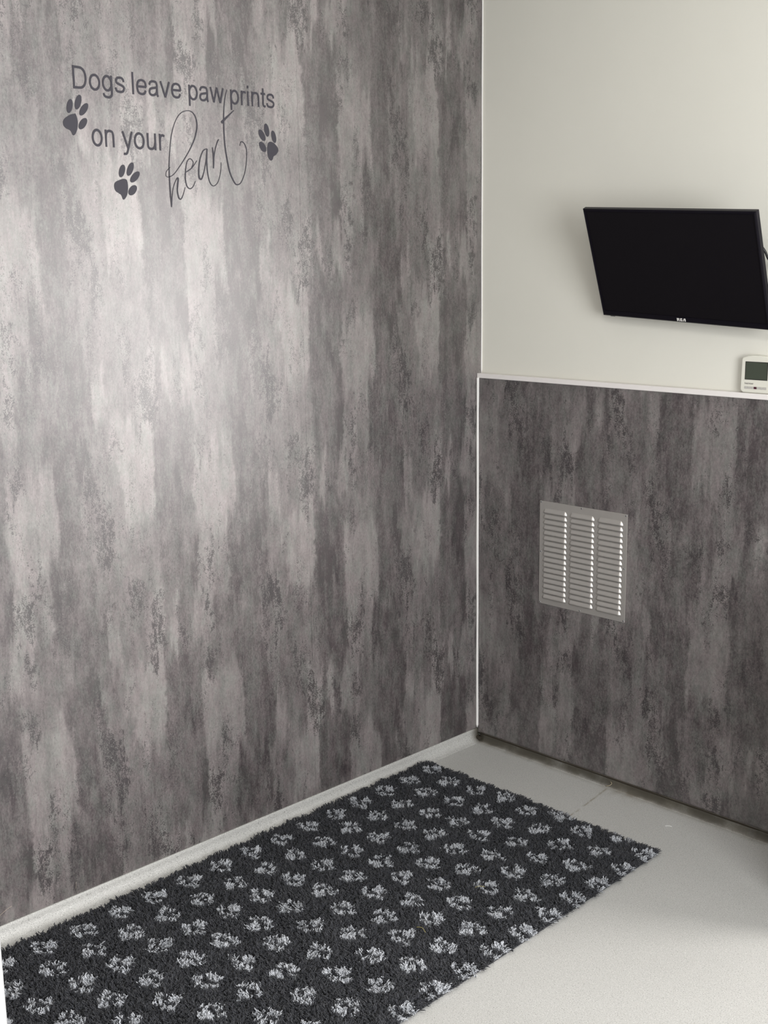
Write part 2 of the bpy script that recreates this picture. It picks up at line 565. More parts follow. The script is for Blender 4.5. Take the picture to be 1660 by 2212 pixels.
# lump of old sealant in the corner
bm = bmesh.new()
bmesh.ops.create_icosphere(bm, subdivisions=3, radius=1.0)
for v in bm.verts:
    k = 1 + 0.25 * math.sin(v.co.x * 5 + v.co.z * 4)
    v.co = Vector((0.012 + v.co.x * 0.018 * k, -0.006 + v.co.y * 0.010 * k, 0.006 + v.co.z * 0.008 * k))
structure(from_bm('trim_5', bm, M['old_sealant'], smooth=True))

# capping ledge on the dado
bm = bmesh.new()
add_box(bm, 0.0005, 1.30, -0.0035, 0.0188, ZT - 0.001, ZT + 0.0135, 0.0018, 3)
structure(from_bm('trim_1', bm, M['white_trim']))
# white bead in the internal corner, below and above the ledge
def bead(name, x, y, z0, z1, r, seed):
    n = 120
    pts = [(x + 0.0003 * math.sin(i * 0.16 + seed), y, z0 + (z1 - z0) * i / n) for i in range(n + 1)]
    rad = [r * (0.90 + 0.2 * float(vnoise(np.array([i * 0.12]), np.array([seed + .5]), 4)[0])) for i in range(n + 1)]
    rad[0] *= 0.5
    return structure(tube(name, pts, rad, M['sealant'], n=10))
bead('trim_2', 0.0042, -0.0035, ZB + 0.004, ZT, 0.0042, 1)
bead('trim_3', 0.0018, 0.0170, ZT + 0.012, H, 0.0024, 5)

# white frame of the opening the room is seen through
JX, JY = 1.748, -2.500
box_j = box('trim_6', JX - 0.09, JX, JY - 0.10, JY, 0, 2.2, M['frame_white'], bev=0.004)
structure(box_j)
# traced outlines on the left wall, (y, z) in metres
PAWS = {1: [[[-1.3522,1.8705],[-1.3484,1.8548],[-1.3508,1.8386],[-1.3573,1.827],[-1.363,1.8257],[-1.368,1.8344],[-1.3806,1.84],[-1.3855,1.8492],[-1.381,1.859],[-1.3673,1.8678],[-1.3578,1.8707]],[[-1.3589,1.8863],[-1.3582,1.8909],[-1.3582,1.8952],[-1.3591,1.8986],[-1.3606,1.9008],[-1.3627,1.9016],[-1.3652,1.901],[-1.3677,1.8989],[-1.3702,1.8957],[-1.3722,1.8916],[-1.3736,1.887],[-1.3744,1.8823],[-1.3743,1.8781],[-1.3735,1.8747],[-1.372,1.8725],[-1.3699,1.8716],[-1.3674,1.8722],[-1.3649,1.8743],[-1.3624,1.8775],[-1.3604,1.8817]],[[-1.3369,1.8957],[-1.3357,1.9007],[-1.3354,1.9052],[-1.3359,1.9089],[-1.3374,1.9114],[-1.3395,1.9124],[-1.3421,1.9119],[-1.345,1.9098],[-1.3478,1.9065],[-1.3503,1.9022],[-1.3522,1.8973],[-1.3534,1.8923],[-1.3538,1.8878],[-1.3532,1.8841],[-1.3518,1.8816],[-1.3497,1.8805],[-1.3471,1.8811],[-1.3442,1.8831],[-1.3414,1.8864],[-1.3389,1.8908]],[[-1.3243,1.8791],[-1.3216,1.8834],[-1.3199,1.8876],[-1.3193,1.8913],[-1.3198,1.894],[-1.3215,1.8956],[-1.3242,1.8959],[-1.3275,1.8948],[-1.3312,1.8925],[-1.3349,1.8892],[-1.3383,1.8852],[-1.3409,1.8809],[-1.3426,1.8767],[-1.3432,1.8731],[-1.3427,1.8703],[-1.341,1.8687],[-1.3383,1.8684],[-1.335,1.8695],[-1.3313,1.8718],[-1.3276,1.8751]],[[-1.3285,1.8482],[-1.3261,1.8521],[-1.3246,1.856],[-1.3243,1.8594],[-1.3251,1.8621],[-1.3269,1.8637],[-1.3296,1.864],[-1.3329,1.8632],[-1.3365,1.8612],[-1.34,1.8582],[-1.3431,1.8546],[-1.3455,1.8507],[-1.3469,1.8468],[-1.3473,1.8434],[-1.3465,1.8408],[-1.3447,1.8392],[-1.342,1.8388],[-1.3387,1.8396],[-1.3351,1.8416],[-1.3316,1.8445]]], 2: [[[-1.2292,1.7328],[-1.2272,1.7194],[-1.23,1.7025],[-1.2372,1.6915],[-1.2429,1.6904],[-1.2475,1.7004],[-1.261,1.7084],[-1.2642,1.72],[-1.2596,1.7285],[-1.2432,1.735],[-1.235,1.736]],[[-1.2333,1.7524],[-1.2323,1.7568],[-1.2321,1.7609],[-1.2328,1.7643],[-1.2344,1.7666],[-1.2366,1.7677],[-1.2392,1.7673],[-1.242,1.7656],[-1.2447,1.7627],[-1.2471,1.7589],[-1.2489,1.7545],[-1.2499,1.7501],[-1.2501,1.746],[-1.2494,1.7426],[-1.2478,1.7403],[-1.2457,1.7393],[-1.243,1.7396],[-1.2402,1.7413],[-1.2375,1.7442],[-1.2351,1.748]],[[-1.2109,1.7566],[-1.2092,1.7614],[-1.2083,1.7659],[-1.2085,1.7697],[-1.2096,1.7723],[-1.2116,1.7736],[-1.2143,1.7734],[-1.2174,1.7717],[-1.2207,1.7687],[-1.2237,1.7647],[-1.2262,1.7601],[-1.2279,1.7553],[-1.2288,1.7508],[-1.2286,1.7471],[-1.2275,1.7444],[-1.2255,1.7431],[-1.2228,1.7433],[-1.2197,1.745],[-1.2165,1.7479],[-1.2134,1.7519]],[[-1.2002,1.737],[-1.1969,1.7409],[-1.1945,1.7449],[-1.1934,1.7486],[-1.1936,1.7515],[-1.1951,1.7534],[-1.1978,1.7542],[-1.2014,1.7536],[-1.2056,1.7519],[-1.2098,1.7491],[-1.2138,1.7456],[-1.2172,1.7417],[-1.2195,1.7377],[-1.2206,1.7341],[-1.2204,1.7311],[-1.2189,1.7292],[-1.2162,1.7285],[-1.2126,1.729],[-1.2085,1.7307],[-1.2042,1.7334]],[[-1.2071,1.7073],[-1.2047,1.7109],[-1.2033,1.7146],[-1.2031,1.718],[-1.2041,1.7207],[-1.2062,1.7225],[-1.2091,1.7232],[-1.2126,1.7227],[-1.2164,1.7212],[-1.22,1.7186],[-1.2232,1.7154],[-1.2255,1.7118],[-1.2269,1.7081],[-1.2271,1.7047],[-1.2261,1.702],[-1.2241,1.7002],[-1.2212,1.6995],[-1.2177,1.6999],[-1.2139,1.7015],[-1.2102,1.704]]], 3: [[[-0.8074,1.8352],[-0.7997,1.8418],[-0.7875,1.8392],[-0.7756,1.8295],[-0.7735,1.8204],[-0.7813,1.8108],[-0.7889,1.8067],[-0.7932,1.7984],[-0.7992,1.7959],[-0.8063,1.8022],[-0.8096,1.8168]],[[-0.8016,1.8709],[-0.8029,1.8757],[-0.8049,1.8799],[-0.8073,1.8831],[-0.8099,1.885],[-0.8124,1.8853],[-0.8147,1.884],[-0.8164,1.8814],[-0.8174,1.8775],[-0.8176,1.8729],[-0.817,1.8679],[-0.8157,1.863],[-0.8137,1.8588],[-0.8113,1.8556],[-0.8087,1.8537],[-0.8062,1.8534],[-0.8039,1.8546],[-0.8022,1.8573],[-0.8012,1.8612],[-0.801,1.8658]],[[-0.8169,1.8593],[-0.8198,1.8633],[-0.8232,1.8665],[-0.8267,1.8688],[-0.8301,1.8698],[-0.833,1.8694],[-0.835,1.8678],[-0.8361,1.865],[-0.8361,1.8613],[-0.8351,1.8571],[-0.833,1.8529],[-0.8301,1.8489],[-0.8268,1.8456],[-0.8232,1.8434],[-0.8198,1.8423],[-0.8169,1.8427],[-0.8148,1.8443],[-0.8137,1.8471],[-0.8137,1.8508],[-0.8148,1.855]],[[-0.7796,1.8562],[-0.7811,1.8607],[-0.7832,1.8646],[-0.7856,1.8675],[-0.7881,1.8692],[-0.7906,1.8694],[-0.7926,1.8682],[-0.7941,1.8657],[-0.7949,1.8621],[-0.795,1.8577],[-0.7942,1.8531],[-0.7927,1.8486],[-0.7906,1.8446],[-0.7882,1.8417],[-0.7856,1.84],[-0.7832,1.8397],[-0.7811,1.8409],[-0.7796,1.8435],[-0.7788,1.8471],[-0.7788,1.8515]],[[-0.8154,1.8318],[-0.8184,1.8353],[-0.8218,1.838],[-0.8255,1.8398],[-0.8289,1.8405],[-0.8319,1.8399],[-0.8341,1.8382],[-0.8352,1.8355],[-0.8352,1.8321],[-0.8342,1.8283],[-0.8321,1.8244],[-0.8291,1.821],[-0.8257,1.8182],[-0.8221,1.8164],[-0.8186,1.8157],[-0.8156,1.8163],[-0.8134,1.818],[-0.8122,1.8207],[-0.8122,1.8241],[-0.8133,1.828]]]}
SCRIPT = [[[-1.1075,1.7672,0.00129],[-1.1183,1.7572,0.00129],[-1.1202,1.7468,0.00129],[-1.1118,1.7447,0.00172],[-1.0963,1.7528,0.00172],[-1.0732,1.778,0.00215],[-1.0496,1.8085,0.00258],[-1.0326,1.8372,0.00301],[-1.0244,1.8654,0.00344],[-1.0277,1.8859,0.00301],[-1.038,1.8973,0.00215],[-1.0532,1.8986,0.00172],[-1.0709,1.8915,0.00172],[-1.0871,1.8717,0.00172],[-1.0997,1.8402,0.00215],[-1.106,1.8057,0.00215],[-1.1102,1.7712,0.00258],[-1.111,1.7367,0.00344],[-1.1101,1.7022,0.00387],[-1.1087,1.6751,0.00258]],[[-1.1087,1.6751,0.00258],[-1.1053,1.7023,0.00215],[-1.1002,1.7232,0.00172],[-1.0905,1.7409,0.00215],[-1.0861,1.7417,0.00387],[-1.0883,1.7271,0.00387],[-1.09,1.7131,0.00344],[-1.0866,1.6975,0.00344],[-1.0802,1.6949,0.00258],[-1.0729,1.7066,0.00172],[-1.0668,1.7225,0.00129]],[[-1.0644,1.7564,0.00172],[-1.0453,1.7676,0.00215],[-1.0288,1.7858,0.00129]],[[-1.0452,1.7687,0.00172],[-1.0401,1.7811,0.00215],[-1.0485,1.7891,0.00215],[-1.0577,1.7821,0.00215],[-1.0632,1.7628,0.00258],[-1.0652,1.7418,0.00301],[-1.061,1.7244,0.00301],[-1.0524,1.7194,0.00258],[-1.0433,1.725,0.00172],[-1.0359,1.7375,0.00129]],[[-0.9982,1.8146,0.00215],[-1.0097,1.8088,0.00258],[-1.0197,1.789,0.00301],[-1.0247,1.7643,0.00387],[-1.0243,1.7467,0.00473],[-1.0178,1.7434,0.00387],[-1.0103,1.7578,0.00258],[-1.002,1.7863,0.00258],[-0.9973,1.8146,0.00344]],[[-0.9973,1.8146,0.00344],[-0.9995,1.7899,0.00344],[-0.9988,1.7617,0.00301],[-0.9933,1.7371,0.00258],[-0.9825,1.7279,0.00215],[-0.9682,1.7379,0.00172],[-0.9587,1.7633,0.00172],[-0.9566,1.7847,0.00129]],[[-0.9813,1.819,0.00215],[-0.9788,1.7979,0.00473],[-0.9803,1.7695,0.00301]],[[-0.9795,1.7837,0.00215],[-0.9735,1.8123,0.00215],[-0.9656,1.8321,0.00301],[-0.9607,1.8384,0.00258]],[[-0.9305,1.9564,0.00172],[-0.9376,1.9341,0.00215],[-0.9422,1.9057,0.00301],[-0.944,1.8704,0.00387],[-0.943,1.828,0.00387],[-0.9378,1.7927,0.00387],[-0.9301,1.7608,0.00387],[-0.9172,1.7378,0.00344],[-0.908,1.7334,0.00301],[-0.8959,1.7403,0.00215],[-0.8828,1.7662,0.00215],[-0.8765,1.799,0.00215],[-0.8765,1.8207,0.00258],[-0.8843,1.8347,0.00258],[-0.8927,1.8361,0.00215],[-0.8965,1.8269,0.00129]],[[-0.9505,1.8778,0.00602],[-0.9423,1.8853,0.00559],[-0.9111,1.9097,0.00172]]]
# ------------------------------------------------------------------ wall lettering
XW = 0.0006   # decals sit on the face of the left wall (plane x = 0)


def flat_on_left(name, outline, parent=None, origin=(0, 0)):
    """outline (y, z) -> 0.4 mm thick vinyl on the left wall"""
    bm = bmesh.new()
    vs = [bm.verts.new((0.0002, a - origin[0], b - origin[1])) for a, b in outline]
    f = bm.faces.new(vs)
    r = bmesh.ops.extrude_face_region(bm, geom=[f])
    for g in r['geom']:
        if isinstance(g, bmesh.types.BMVert):
            g.co.x += 0.0004
    bmesh.ops.recalc_face_normals(bm, faces=bm.faces)
    return from_bm(name, bm, M['decal'], parent)


# plain sans-serif letters as pen strokes, em units: ('L', points) straight, ('C', points) curved, ('O', cx, cy, rx, ry)
GLYPH = {
 'D': (.722, [('L', [(.123, 0), (.123, .716)]), ('C', [(.10, .672), (.30, .672), (.45, .655), (.56, .58), (.615, .46), (.625, .36), (.61, .25), (.56, .14), (.45, .06), (.30, .044), (.10, .044)])]),
 'o': (.556, [('O', .278, .259, .200, .228)]),
 'g': (.556, [('O', .262, .265, .184, .224), ('C', [(.447, .519), (.447, .30), (.447, .02), (.43, -.10), (.36, -.16), (.26, -.172), (.15, -.152), (.095, -.095), (.088, -.05)])]),
 's': (.500, [('C', [(.43, .355), (.405, .43), (.34, .475), (.25, .482), (.15, .46), (.098, .39), (.12, .32), (.20, .285), (.31, .25), (.41, .205), (.432, .14), (.395, .07), (.31, .036), (.23, .035), (.13, .052), (.085, .105), (.070, .165)])]),
 'l': (.222, [('L', [(.11, 0), (.11, .716)])]),
 'e': (.556, [('L', [(.08, .272), (.485, .272)]), ('C', [(.475, .262), (.460, .38), (.40, .455), (.28, .484), (.16, .45), (.098, .36), (.082, .26), (.098, .15), (.16, .065), (.285, .035), (.40, .065), (.462, .155)])]),
 'a': (.556, [('C', [(.085, .355), (.12, .44), (.20, .480), (.29, .484), (.39, .46), (.425, .39), (.43, .30), (.43, .12), (.44, .05), (.47, -.005)]), ('C', [(.43, .300), (.33, .278), (.20, .258), (.11, .22), (.080, .14), (.11, .065), (.20, .033), (.30, .048), (.39, .11), (.428, .20)])]),
 'v': (.500, [('L', [(.045, .519), (.250, .0)]), ('L', [(.250, .0), (.455, .519)])]),
 'p': (.556, [('L', [(.11, -.2), (.11, .519)]), ('O', .296, .260, .186, .226)]),
 'w': (.722, [('L', [(.045, .519), (.200, .0)]), ('L', [(.200, .0), (.360, .519)]), ('L', [(.360, .519), (.522, .0)]), ('L', [(.522, .0), (.680, .519)])]),
 'r': (.333, [('L', [(.11, 0), (.11, .519)]), ('C', [(.11, .27), (.125, .38), (.165, .45), (.235, .478), (.325, .452)])]),
 'i': (.222, [('L', [(.11, 0), (.11, .519)]), ('L', [(.11, .618), (.11, .716)])]),
 'n': (.556, [('L', [(.11, 0), (.11, .519)]), ('C', [(.11, .28), (.14, .41), (.21, .473), (.30, .483), (.40, .455), (.442, .37), (.446, .25), (.446, .12), (.446, 0)])]),
 't': (.278, [('C', [(.138, .68), (.138, .50), (.138, .30), (.138, .12), (.155, .06), (.195, .040), (.262, .044)]), ('L', [(.02, .484), (.252, .484)])]),
 'y': (.500, [('L', [(.045, .519), (.258, .01)]), ('C', [(.460, .519), (.365, .26), (.270, .0), (.222, -.11), (.170, -.160), (.10, -.168), (.058, -.160)])]),
 'u': (.556, [('C', [(.11, .519), (.11, .35), (.11, .15), (.145, .065), (.225, .035), (.32, .045), (.40, .10), (.44, .22)]), ('L', [(.447, 0), (.447, .519)])]),
}


def strip_mesh(name, strips, closed=()):
    """strips: list of (left points, right points) in wall y/z"""
    V = []; F = []
    for q, (L, R) in enumerate(strips):
        k = len(V); n = len(L)
        for a, b in zip(L, R):
            V.append((0.0007 + 0.00002 * q, a[0], a[1])); V.append((0.0007 + 0.00002 * q, b[0], b[1]))
        for i in range(n - 1):
            F.append((k + 2 * i, k + 2 * i + 1, k + 2 * i + 3, k + 2 * i + 2))
    me = bpy.data.meshes.new(name); me.from_pydata(V, [], F); me.update()
    return me


def stroke_sides(P, w, fy=1.0):
    L = []; R = []
    for i, q in enumerate(P):
        a = P[max(i - 1, 0)]; b = P[min(i + 1, len(P) - 1)]
        t_ = (np.array(b) - np.array(a))[:2]; t_ = t_ / (np.linalg.norm(t_) + 1e-9)
        n = np.array([-t_[1], t_[0]]) * w * 0.5
        L.append(np.array(q[:2]) + n); R.append(np.array(q[:2]) - n)
    return L, R


def add_letter(name, strips, parent, origin):
    me = strip_mesh(name, strips)
    o = link(name, me, M['decal'], parent)
    for v in me.vertices:
        v.co.y -= origin[0]; v.co.z -= origin[1]
    s = o.modifiers.new('thickness', 'SOLIDIFY'); s.thickness = 0.0003; s.offset = 0
    return o


def lettering(name, words, label):
    e = empty(name, (0, words[0][1], words[0][3]))
    tag(e, label, 'wall lettering')
    org = (words[0][1], words[0][3])
    for text, y0, y1, zb, em in words:
        adv = [GLYPH[c][0] for c in text]
        tot = sum(adv) - 0.079 - {'s': .045, 'e': .05, 'r': .0, 'w': 0.0, 'n': .065}.get(text[-1], .04)
        sx = (y1 - y0) / tot
        cur = -0.079 if text[0] in 'Dlpu' else -0.035
        tot2 = sum(adv) + cur - (0.05)
        sx = (y1 - y0) / tot2
        for c in text:
            strips = []
            for st in GLYPH[c][1]:
                if st[0] == 'O':
                    P = [(st[1] + st[3] * math.cos(2 * PI * k / 40), st[2] + st[4] * math.sin(2 * PI * k / 40)) for k in range(-1, 42)]
                    L, R = stroke_sides(P, 0.077); L, R = L[1:-1], R[1:-1]
                elif st[0] == 'L':
                    L, R = stroke_sides(st[1], 0.077)
                else:
                    L, R = stroke_sides(catmull(st[1], False, 6), 0.077)
                mp = lambda q: (y0 + (cur + q[0]) * sx, zb + q[1] * em)
                strips.append(([mp(q) for q in L], [mp(q) for q in R]))
            add_letter('letter', strips, e, org)
            cur += GLYPH[c][0]
    return e


lettering('wall_lettering', [
    ('Dogs', -1.3545, -1.2225, 1.9245, 0.0685), ('leave', -1.2011, -1.0662, 1.9245, 0.0680),
    ('paw', -1.0442, -0.9425, 1.9240, 0.0672), ('prints', -0.9199, -0.7828, 1.9235, 0.0668)],
    'dark grey wall words reading Dogs leave paw prints, upper line')
lettering('wall_lettering', [('on', -1.3152, -1.2555, 1.8045, 0.0730), ('your', -1.2347, -1.1222, 1.8038, 0.0725)],
          'dark grey wall words reading on your, to the left of the handwritten word')


def ribbon(pts):
    P = catmull(pts, False, 10)
    L = []; R = []
    for i, q in enumerate(P):
        a = P[max(i - 1, 0)]; b = P[min(i + 1, len(P) - 1)]
        t_ = (b - a)[:2]; t_ = t_ / (np.linalg.norm(t_) + 1e-9)
        n = np.array([-t_[1], t_[0]]); w = max(q[2], 0.0006) * 0.5
        L.append(q[:2] + n * w); R.append(q[:2] - n * w)
    return L, R


sw = empty('script_lettering', (0, -1.11, 1.70))
tag(sw, 'handwritten dark grey word heart with long looping strokes on the left wall', 'wall lettering')
for k in range(5):
    add_letter('letter', [ribbon(st) for st in SCRIPT[2 * k:2 * k + 2]], sw, (-1.11, 1.70))

PAW_LABEL = {1: 'dark grey paw print sticker below the D of Dogs, leftmost of three',
             2: 'dark grey paw print sticker under the words on your, lowest of three',
             3: 'dark grey paw print sticker tilted left, beyond the word heart, rightmost of three'}
for k, shapes in PAWS.items():
    c = np.mean(np.array(shapes[0]), 0)
    e = empty('paw_sticker', (0, float(c[0]), float(c[1])))
    tag(e, PAW_LABEL[k], 'paw print sticker', 'paw print stickers on the left wall')
    flat_on_left('pad', [tuple(q) for q in catmull(shapes[0], True, 6)], e, c)
    for s in shapes[1:]:
        flat_on_left('toe', s, e, c)

# ------------------------------------------------------------------ television
tvR = Matrix.Rotation(-0.048, 3, 'Z') @ Matrix.Rotation(0.399, 3, 'X') @ Matrix.Rotation(0.054, 3, 'Y')
tv = empty('television', (0.7440, -0.096, 1.515))
tv.rotation_euler = tvR.to_euler()
tag(tv, 'black flat screen television tilted downwards on the cream back wall', 'television')
W_, H_ = 0.510, 0.3075
# bezel: bevelled frame with an opening
bm = bmesh.new()
bz, bb = 0.008, 0.0155
outer = [(-W_ / 2, -H_ / 2), (W_ / 2, -H_ / 2), (W_ / 2, H_ / 2), (-W_ / 2, H_ / 2)]
inner = [(-W_ / 2 + bz, -H_ / 2 + bb), (W_ / 2 - bz, -H_ / 2 + bb), (W_ / 2 - bz, H_ / 2 - bz), (-W_ / 2 + bz, H_ / 2 - bz)]
def ring(pts, y):
    return [bm.verts.new((a, y, b)) for a, b in pts]
def inset(pts, d):
    return [(a + (d if a < 0 else -d), b + (d if b < 0 else -d)) for a, b in pts]
rs = [ring(outer, 0.015), ring(outer, 0.003), ring(inset(outer, 0.0016), 0.0012), ring(inset(outer, 0.0040), 0.0), ring([(a, b) for a, b in inner], 0.0012), ring(inner, 0.0035)]
for a, b in zip(rs[:-1], rs[1:]):
    for i in range(4):
        j = (i + 1) % 4
        bm.faces.new((a[i], a[j], b[j], b[i]))
bmesh.ops.recalc_face_normals(bm, faces=bm.faces)
from_bm('bezel', bm, M['tv_body'], tv)
bm = bmesh.new()
add_box(bm, -W_ / 2 + 0.006, W_ / 2 - 0.006, 0.0028, 0.008, -H_ / 2 + 0.013, H_ / 2 - 0.006)
from_bm('screen', bm, M['tv_screen'], tv)
# back shell, stepped
bm = bmesh.new()
add_box(bm, -W_ / 2 + 0.002, W_ / 2 - 0.002, 0.009, 0.018, -H_ / 2 + 0.002, H_ / 2 - 0.002, 0.002, 2)
add_box(bm, -W_ / 2 + 0.025, W_ / 2 - 0.025, 0.016, 0.032, -H_ / 2 + 0.015, H_ / 2 - 0.03, 0.006, 3)
add_box(bm, -0.17, 0.17, 0.028, 0.050, -0.125, 0.03, 0.008, 3)
bk = from_bm('back_cover', bm, M['tv_back'], tv)
# sensor bump under the lower left edge
bm = bmesh.new()
add_box(bm, -W_ / 2 + 0.020, -W_ / 2 + 0.036, 0.006, 0.020, -H_ / 2 - 0.0035, -H_ / 2 + 0.002, 0.0012, 2)
from_bm('sensor', bm, M['tv_back'], tv)
# logo letters R C A, drawn as outlines
def poly_letters(name, polys, y, mat, parent, ox, oz, s):
    bm = bmesh.new()
    for P in polys:
        f = bm.faces.new([bm.verts.new((ox + a * s, y, oz + b * s)) for a, b in P])
        r = bmesh.ops.extrude_face_region(bm, geom=[f])
        for g in r['geom']:
            if isinstance(g, bmesh.types.BMVert):
                g.co.y -= 0.0004
    bmesh.ops.recalc_face_normals(bm, faces=bm.faces)
    return from_bm(name, bm, mat, parent)
RCA = [
    # R
    [(0, 0), (2.6, 0), (2.6, 7.6), (0, 7.6)], [(2.6, 5.6), (5.0, 5.6), (5.0, 7.6), (2.6, 7.6)], [(5.0, 7.6), (5.0, 4.1), (6.6, 4.6), (6.8, 6.6), (6.2, 7.4)],
    [(2.6, 2.9), (5.0, 2.9), (5.0, 4.1), (2.6, 4.1)], [(4.2, 2.9), (6.0, 2.9), (8.2, 0), (5.6, 0)], [(5.0, 2.9), (6.2, 3.2), (6.6, 4.6), (5.0, 4.1)],
    # C
    [(9.2, 1.6), (11.8, 1.6), (11.8, 6.0), (9.2, 6.0)], [(9.2, 6.0), (15.2, 6.0), (14.8, 7.3), (14.0, 7.6), (10.4, 7.6), (9.5, 7.2)], [(9.2, 1.6), (9.5, .4), (10.4, 0), (14.0, 0), (14.8, .3), (15.2, 1.6)],
    [(12.9, 4.8), (15.2, 4.8), (15.2, 6.0), (12.9, 6.0)], [(12.9, 1.6), (15.2, 1.6), (15.2, 2.8), (12.9, 2.8)],
    # A without crossbar
    [(16.2, 0), (18.6, 0), (20.6, 5.9), (20.4, 7.6), (19.6, 7.4)], [(20.4, 7.6), (20.6, 5.9), (21.4, 5.9), (21.6, 7.6)], [(21.4, 0), (24.4, 0), (24.4, 7.0), (23.8, 7.6), (21.6, 7.6), (21.4, 5.9)],
]
poly_letters('logo', RCA, 0.0, M['logo'], tv, -0.0135, -H_ / 2 + 0.0042, 0.00108)
# wall bracket (arm from the back of the set to a plate on the wall), part of the mounted set
inv = (Matrix.Translation(tv.location) @ tvR.to_4x4()).inverted()
def world_box(name, x0, x1, y0, y1, z0, z1, mat):
    bm = bmesh.new(); add_box(bm, x0, x1, y0, y1, z0, z1, 0.002, 2)
    bmesh.ops.transform(bm, matrix=inv, verts=bm.verts)
    return from_bm(name, bm, mat, tv)
world_box('wall_plate', 0.70, 0.80, 0.012, 0.0188, 1.45, 1.58, M['steel'])
a0 = inv @ Vector((0.75, 0.014, 1.515))
tube('bracket_arm', [tuple(a0), (0.0, 0.045, 0.0)], 0.012, M['steel'], tv)

# cable leaving the right side of the set
pts = [(0.93, -0.060, 1.60), (0.945, -0.035, 1.575), (0.9557, -0.02, 1.5535), (0.965, -0.018, 1.535), (0.985, -0.008, 1.508), (1.02, 0.006, 1.475), (1.06, 0.0145, 1.44), (1.10, 0.0155, 1.38), (1.12, 0.0155, 1.24), (1.12, 0.0155, 1.2025)]
cb = tube('power_cable', [tuple(q) for q in catmull(pts, False, 6)], 0.0032, M['cable'])
tag(cb, 'black cable coming out from behind the right edge of the television', 'cable')

# ------------------------------------------------------------------ thermostat
th = empty('thermostat', (0.9385, 0.0185, 1.2475))
tag(th, 'ivory digital thermostat with green screen resting above the white ledge', 'thermostat')
prof = [(-0.036, -0.0475), (0.036, -0.0475), (0.0395, -0.045), (0.0415, -0.041), (0.0405, 0.0375), (0.038, 0.0415), (0.026, 0.0455), (0.010, 0.0475), (-0.010, 0.0475), (-0.026, 0.0455), (-0.038, 0.0415), (-0.0415, 0.0375), (-0.0428, -0.040), (-0.0405, -0.044)]
prism('body', prof, 0.0215, M['thermo'], th, 0.003)
bm = bmesh.new(); add_box(bm, -0.036, 0.036, -0.016, 0, -0.0490, -0.046, 0.001, 2)
from_bm('lower_cover', bm, M['thermo'], th)
F0 = -0.0216
rim = box('display_rim', -0.0300, 0.0325, F0 - 0.0006, F0 + 0.002, -0.0145, 0.0315, M['lcd_edge'], th)
box('display', -0.0283, 0.0308, F0 - 0.0009, F0 + 0.001, -0.0128, 0.0298, M['lcd'], th)
for i in range(7):
    w = 0.0615 / 7
    x0 = -0.0305 + i * w
    if i == 3:
        b_ = box('indicator', x0 + 0.0005, x0 + w - 0.001, F0 - 0.0010, F0 + 0.001, -0.0375, -0.0320, M['led'], th)
        b_['label'] = 'dark red indicator'
    else:
        box('button', x0 + 0.0004, x0 + w - 0.0004, F0 - 0.0009, F0 + 0.001, -0.0378, -0.0318, M['button'], th, 0.0003)
cu = bpy.data.curves.new('t', 'FONT'); cu.body = 'heatmiser'; cu.size = 0.0066; cu.offset = 0.00005
ob = bpy.data.objects.new('t', cu); COL.objects.link(ob); bpy.context.view_layer.update()
me = bpy.data.meshes.new_from_object(ob.evaluated_get(bpy.context.evaluated_depsgraph_get()))
bpy.data.objects.remove(ob)
xs = [v.co.x for v in me.vertices]; sc_ = 0.0245 / (max(xs) - min(xs)); x0 = min(xs)
for v in me.vertices:
    v.co = Vector((-0.0300 + (v.co.x - x0) * sc_, F0 - 0.0001, -0.0262 + v.co.y * sc_ * 1.2))
me.name = 'printed_name'
pn = link('printed_name', me, M['ink'], th)
sm = pn.modifiers.new('thickness', 'SOLIDIFY'); sm.thickness = 0.0002

# ------------------------------------------------------------------ ventilation grille
vx0, vx1, vz0, vz1 = 0.2515, 0.5645, 0.5115, 0.8305
vent = empty('vent_grille', ((vx0 + vx1) / 2, 0.0, vz0))
tag(vent, 'square aluminium ventilation grille with three columns of louvres, low on back wall', 'vent')
VW, VH = vx1 - vx0, vz1 - vz0
box('plate', -VW / 2, VW / 2, -0.0022, -0.0002, 0, VH, M['alu'], vent, 0.0006, 2)


def louvre_mesh(L, h, depth):
    """hooded slot: flush at the top, curving out to an open lower lip, rounded ends"""
    bm = bmesh.new()
    NX, NS = 28, 7
    rows = []
    for i in range(NX + 1):
        a = -1 + 2 * i / NX
        x = math.copysign(1 - (1 - abs(a)) ** 1.6, a) * L / 2 if abs(a) > 0 else 0
        e = min(1.0, (L / 2 - abs(x)) / 0.0070)
        e = 0.75 * e + 0.25 * math.sin(e * PI / 2)
        col = []
        for j in range(NS + 1):
            s = j / NS
            z = h * (1 - s) * (0.35 + 0.65 * e) if False else h * (1 - s) * (0.25 + 0.75 * e)
            y = -depth * e * math.sin(s * PI / 2) ** 0.9
            col.append(bm.verts.new((x, y, z)))
        rows.append(col)
    for i in range(NX):
        for j in range(NS):
            bm.faces.new((rows[i][j], rows[i][j + 1], rows[i + 1][j + 1], rows[i + 1][j]))
    # small return of the lip
    lip = [bm.verts.new((r[-1].co.x, r[-1].co.y + 0.0012, r[-1].co.z + 0.0003)) for r in rows]
    for i in range(NX):
        bm.faces.new((rows[i][-1], lip[i], lip[i + 1], rows[i + 1][-1]))
    bmesh.ops.recalc_face_normals(bm, faces=bm.faces)
    me = bpy.data.meshes.new('louvre')
    bm.to_mesh(me); bm.free()
    me.polygons.foreach_set('use_smooth', [True] * len(me.polygons))
    me.materials.append(M['alu'])
    return me


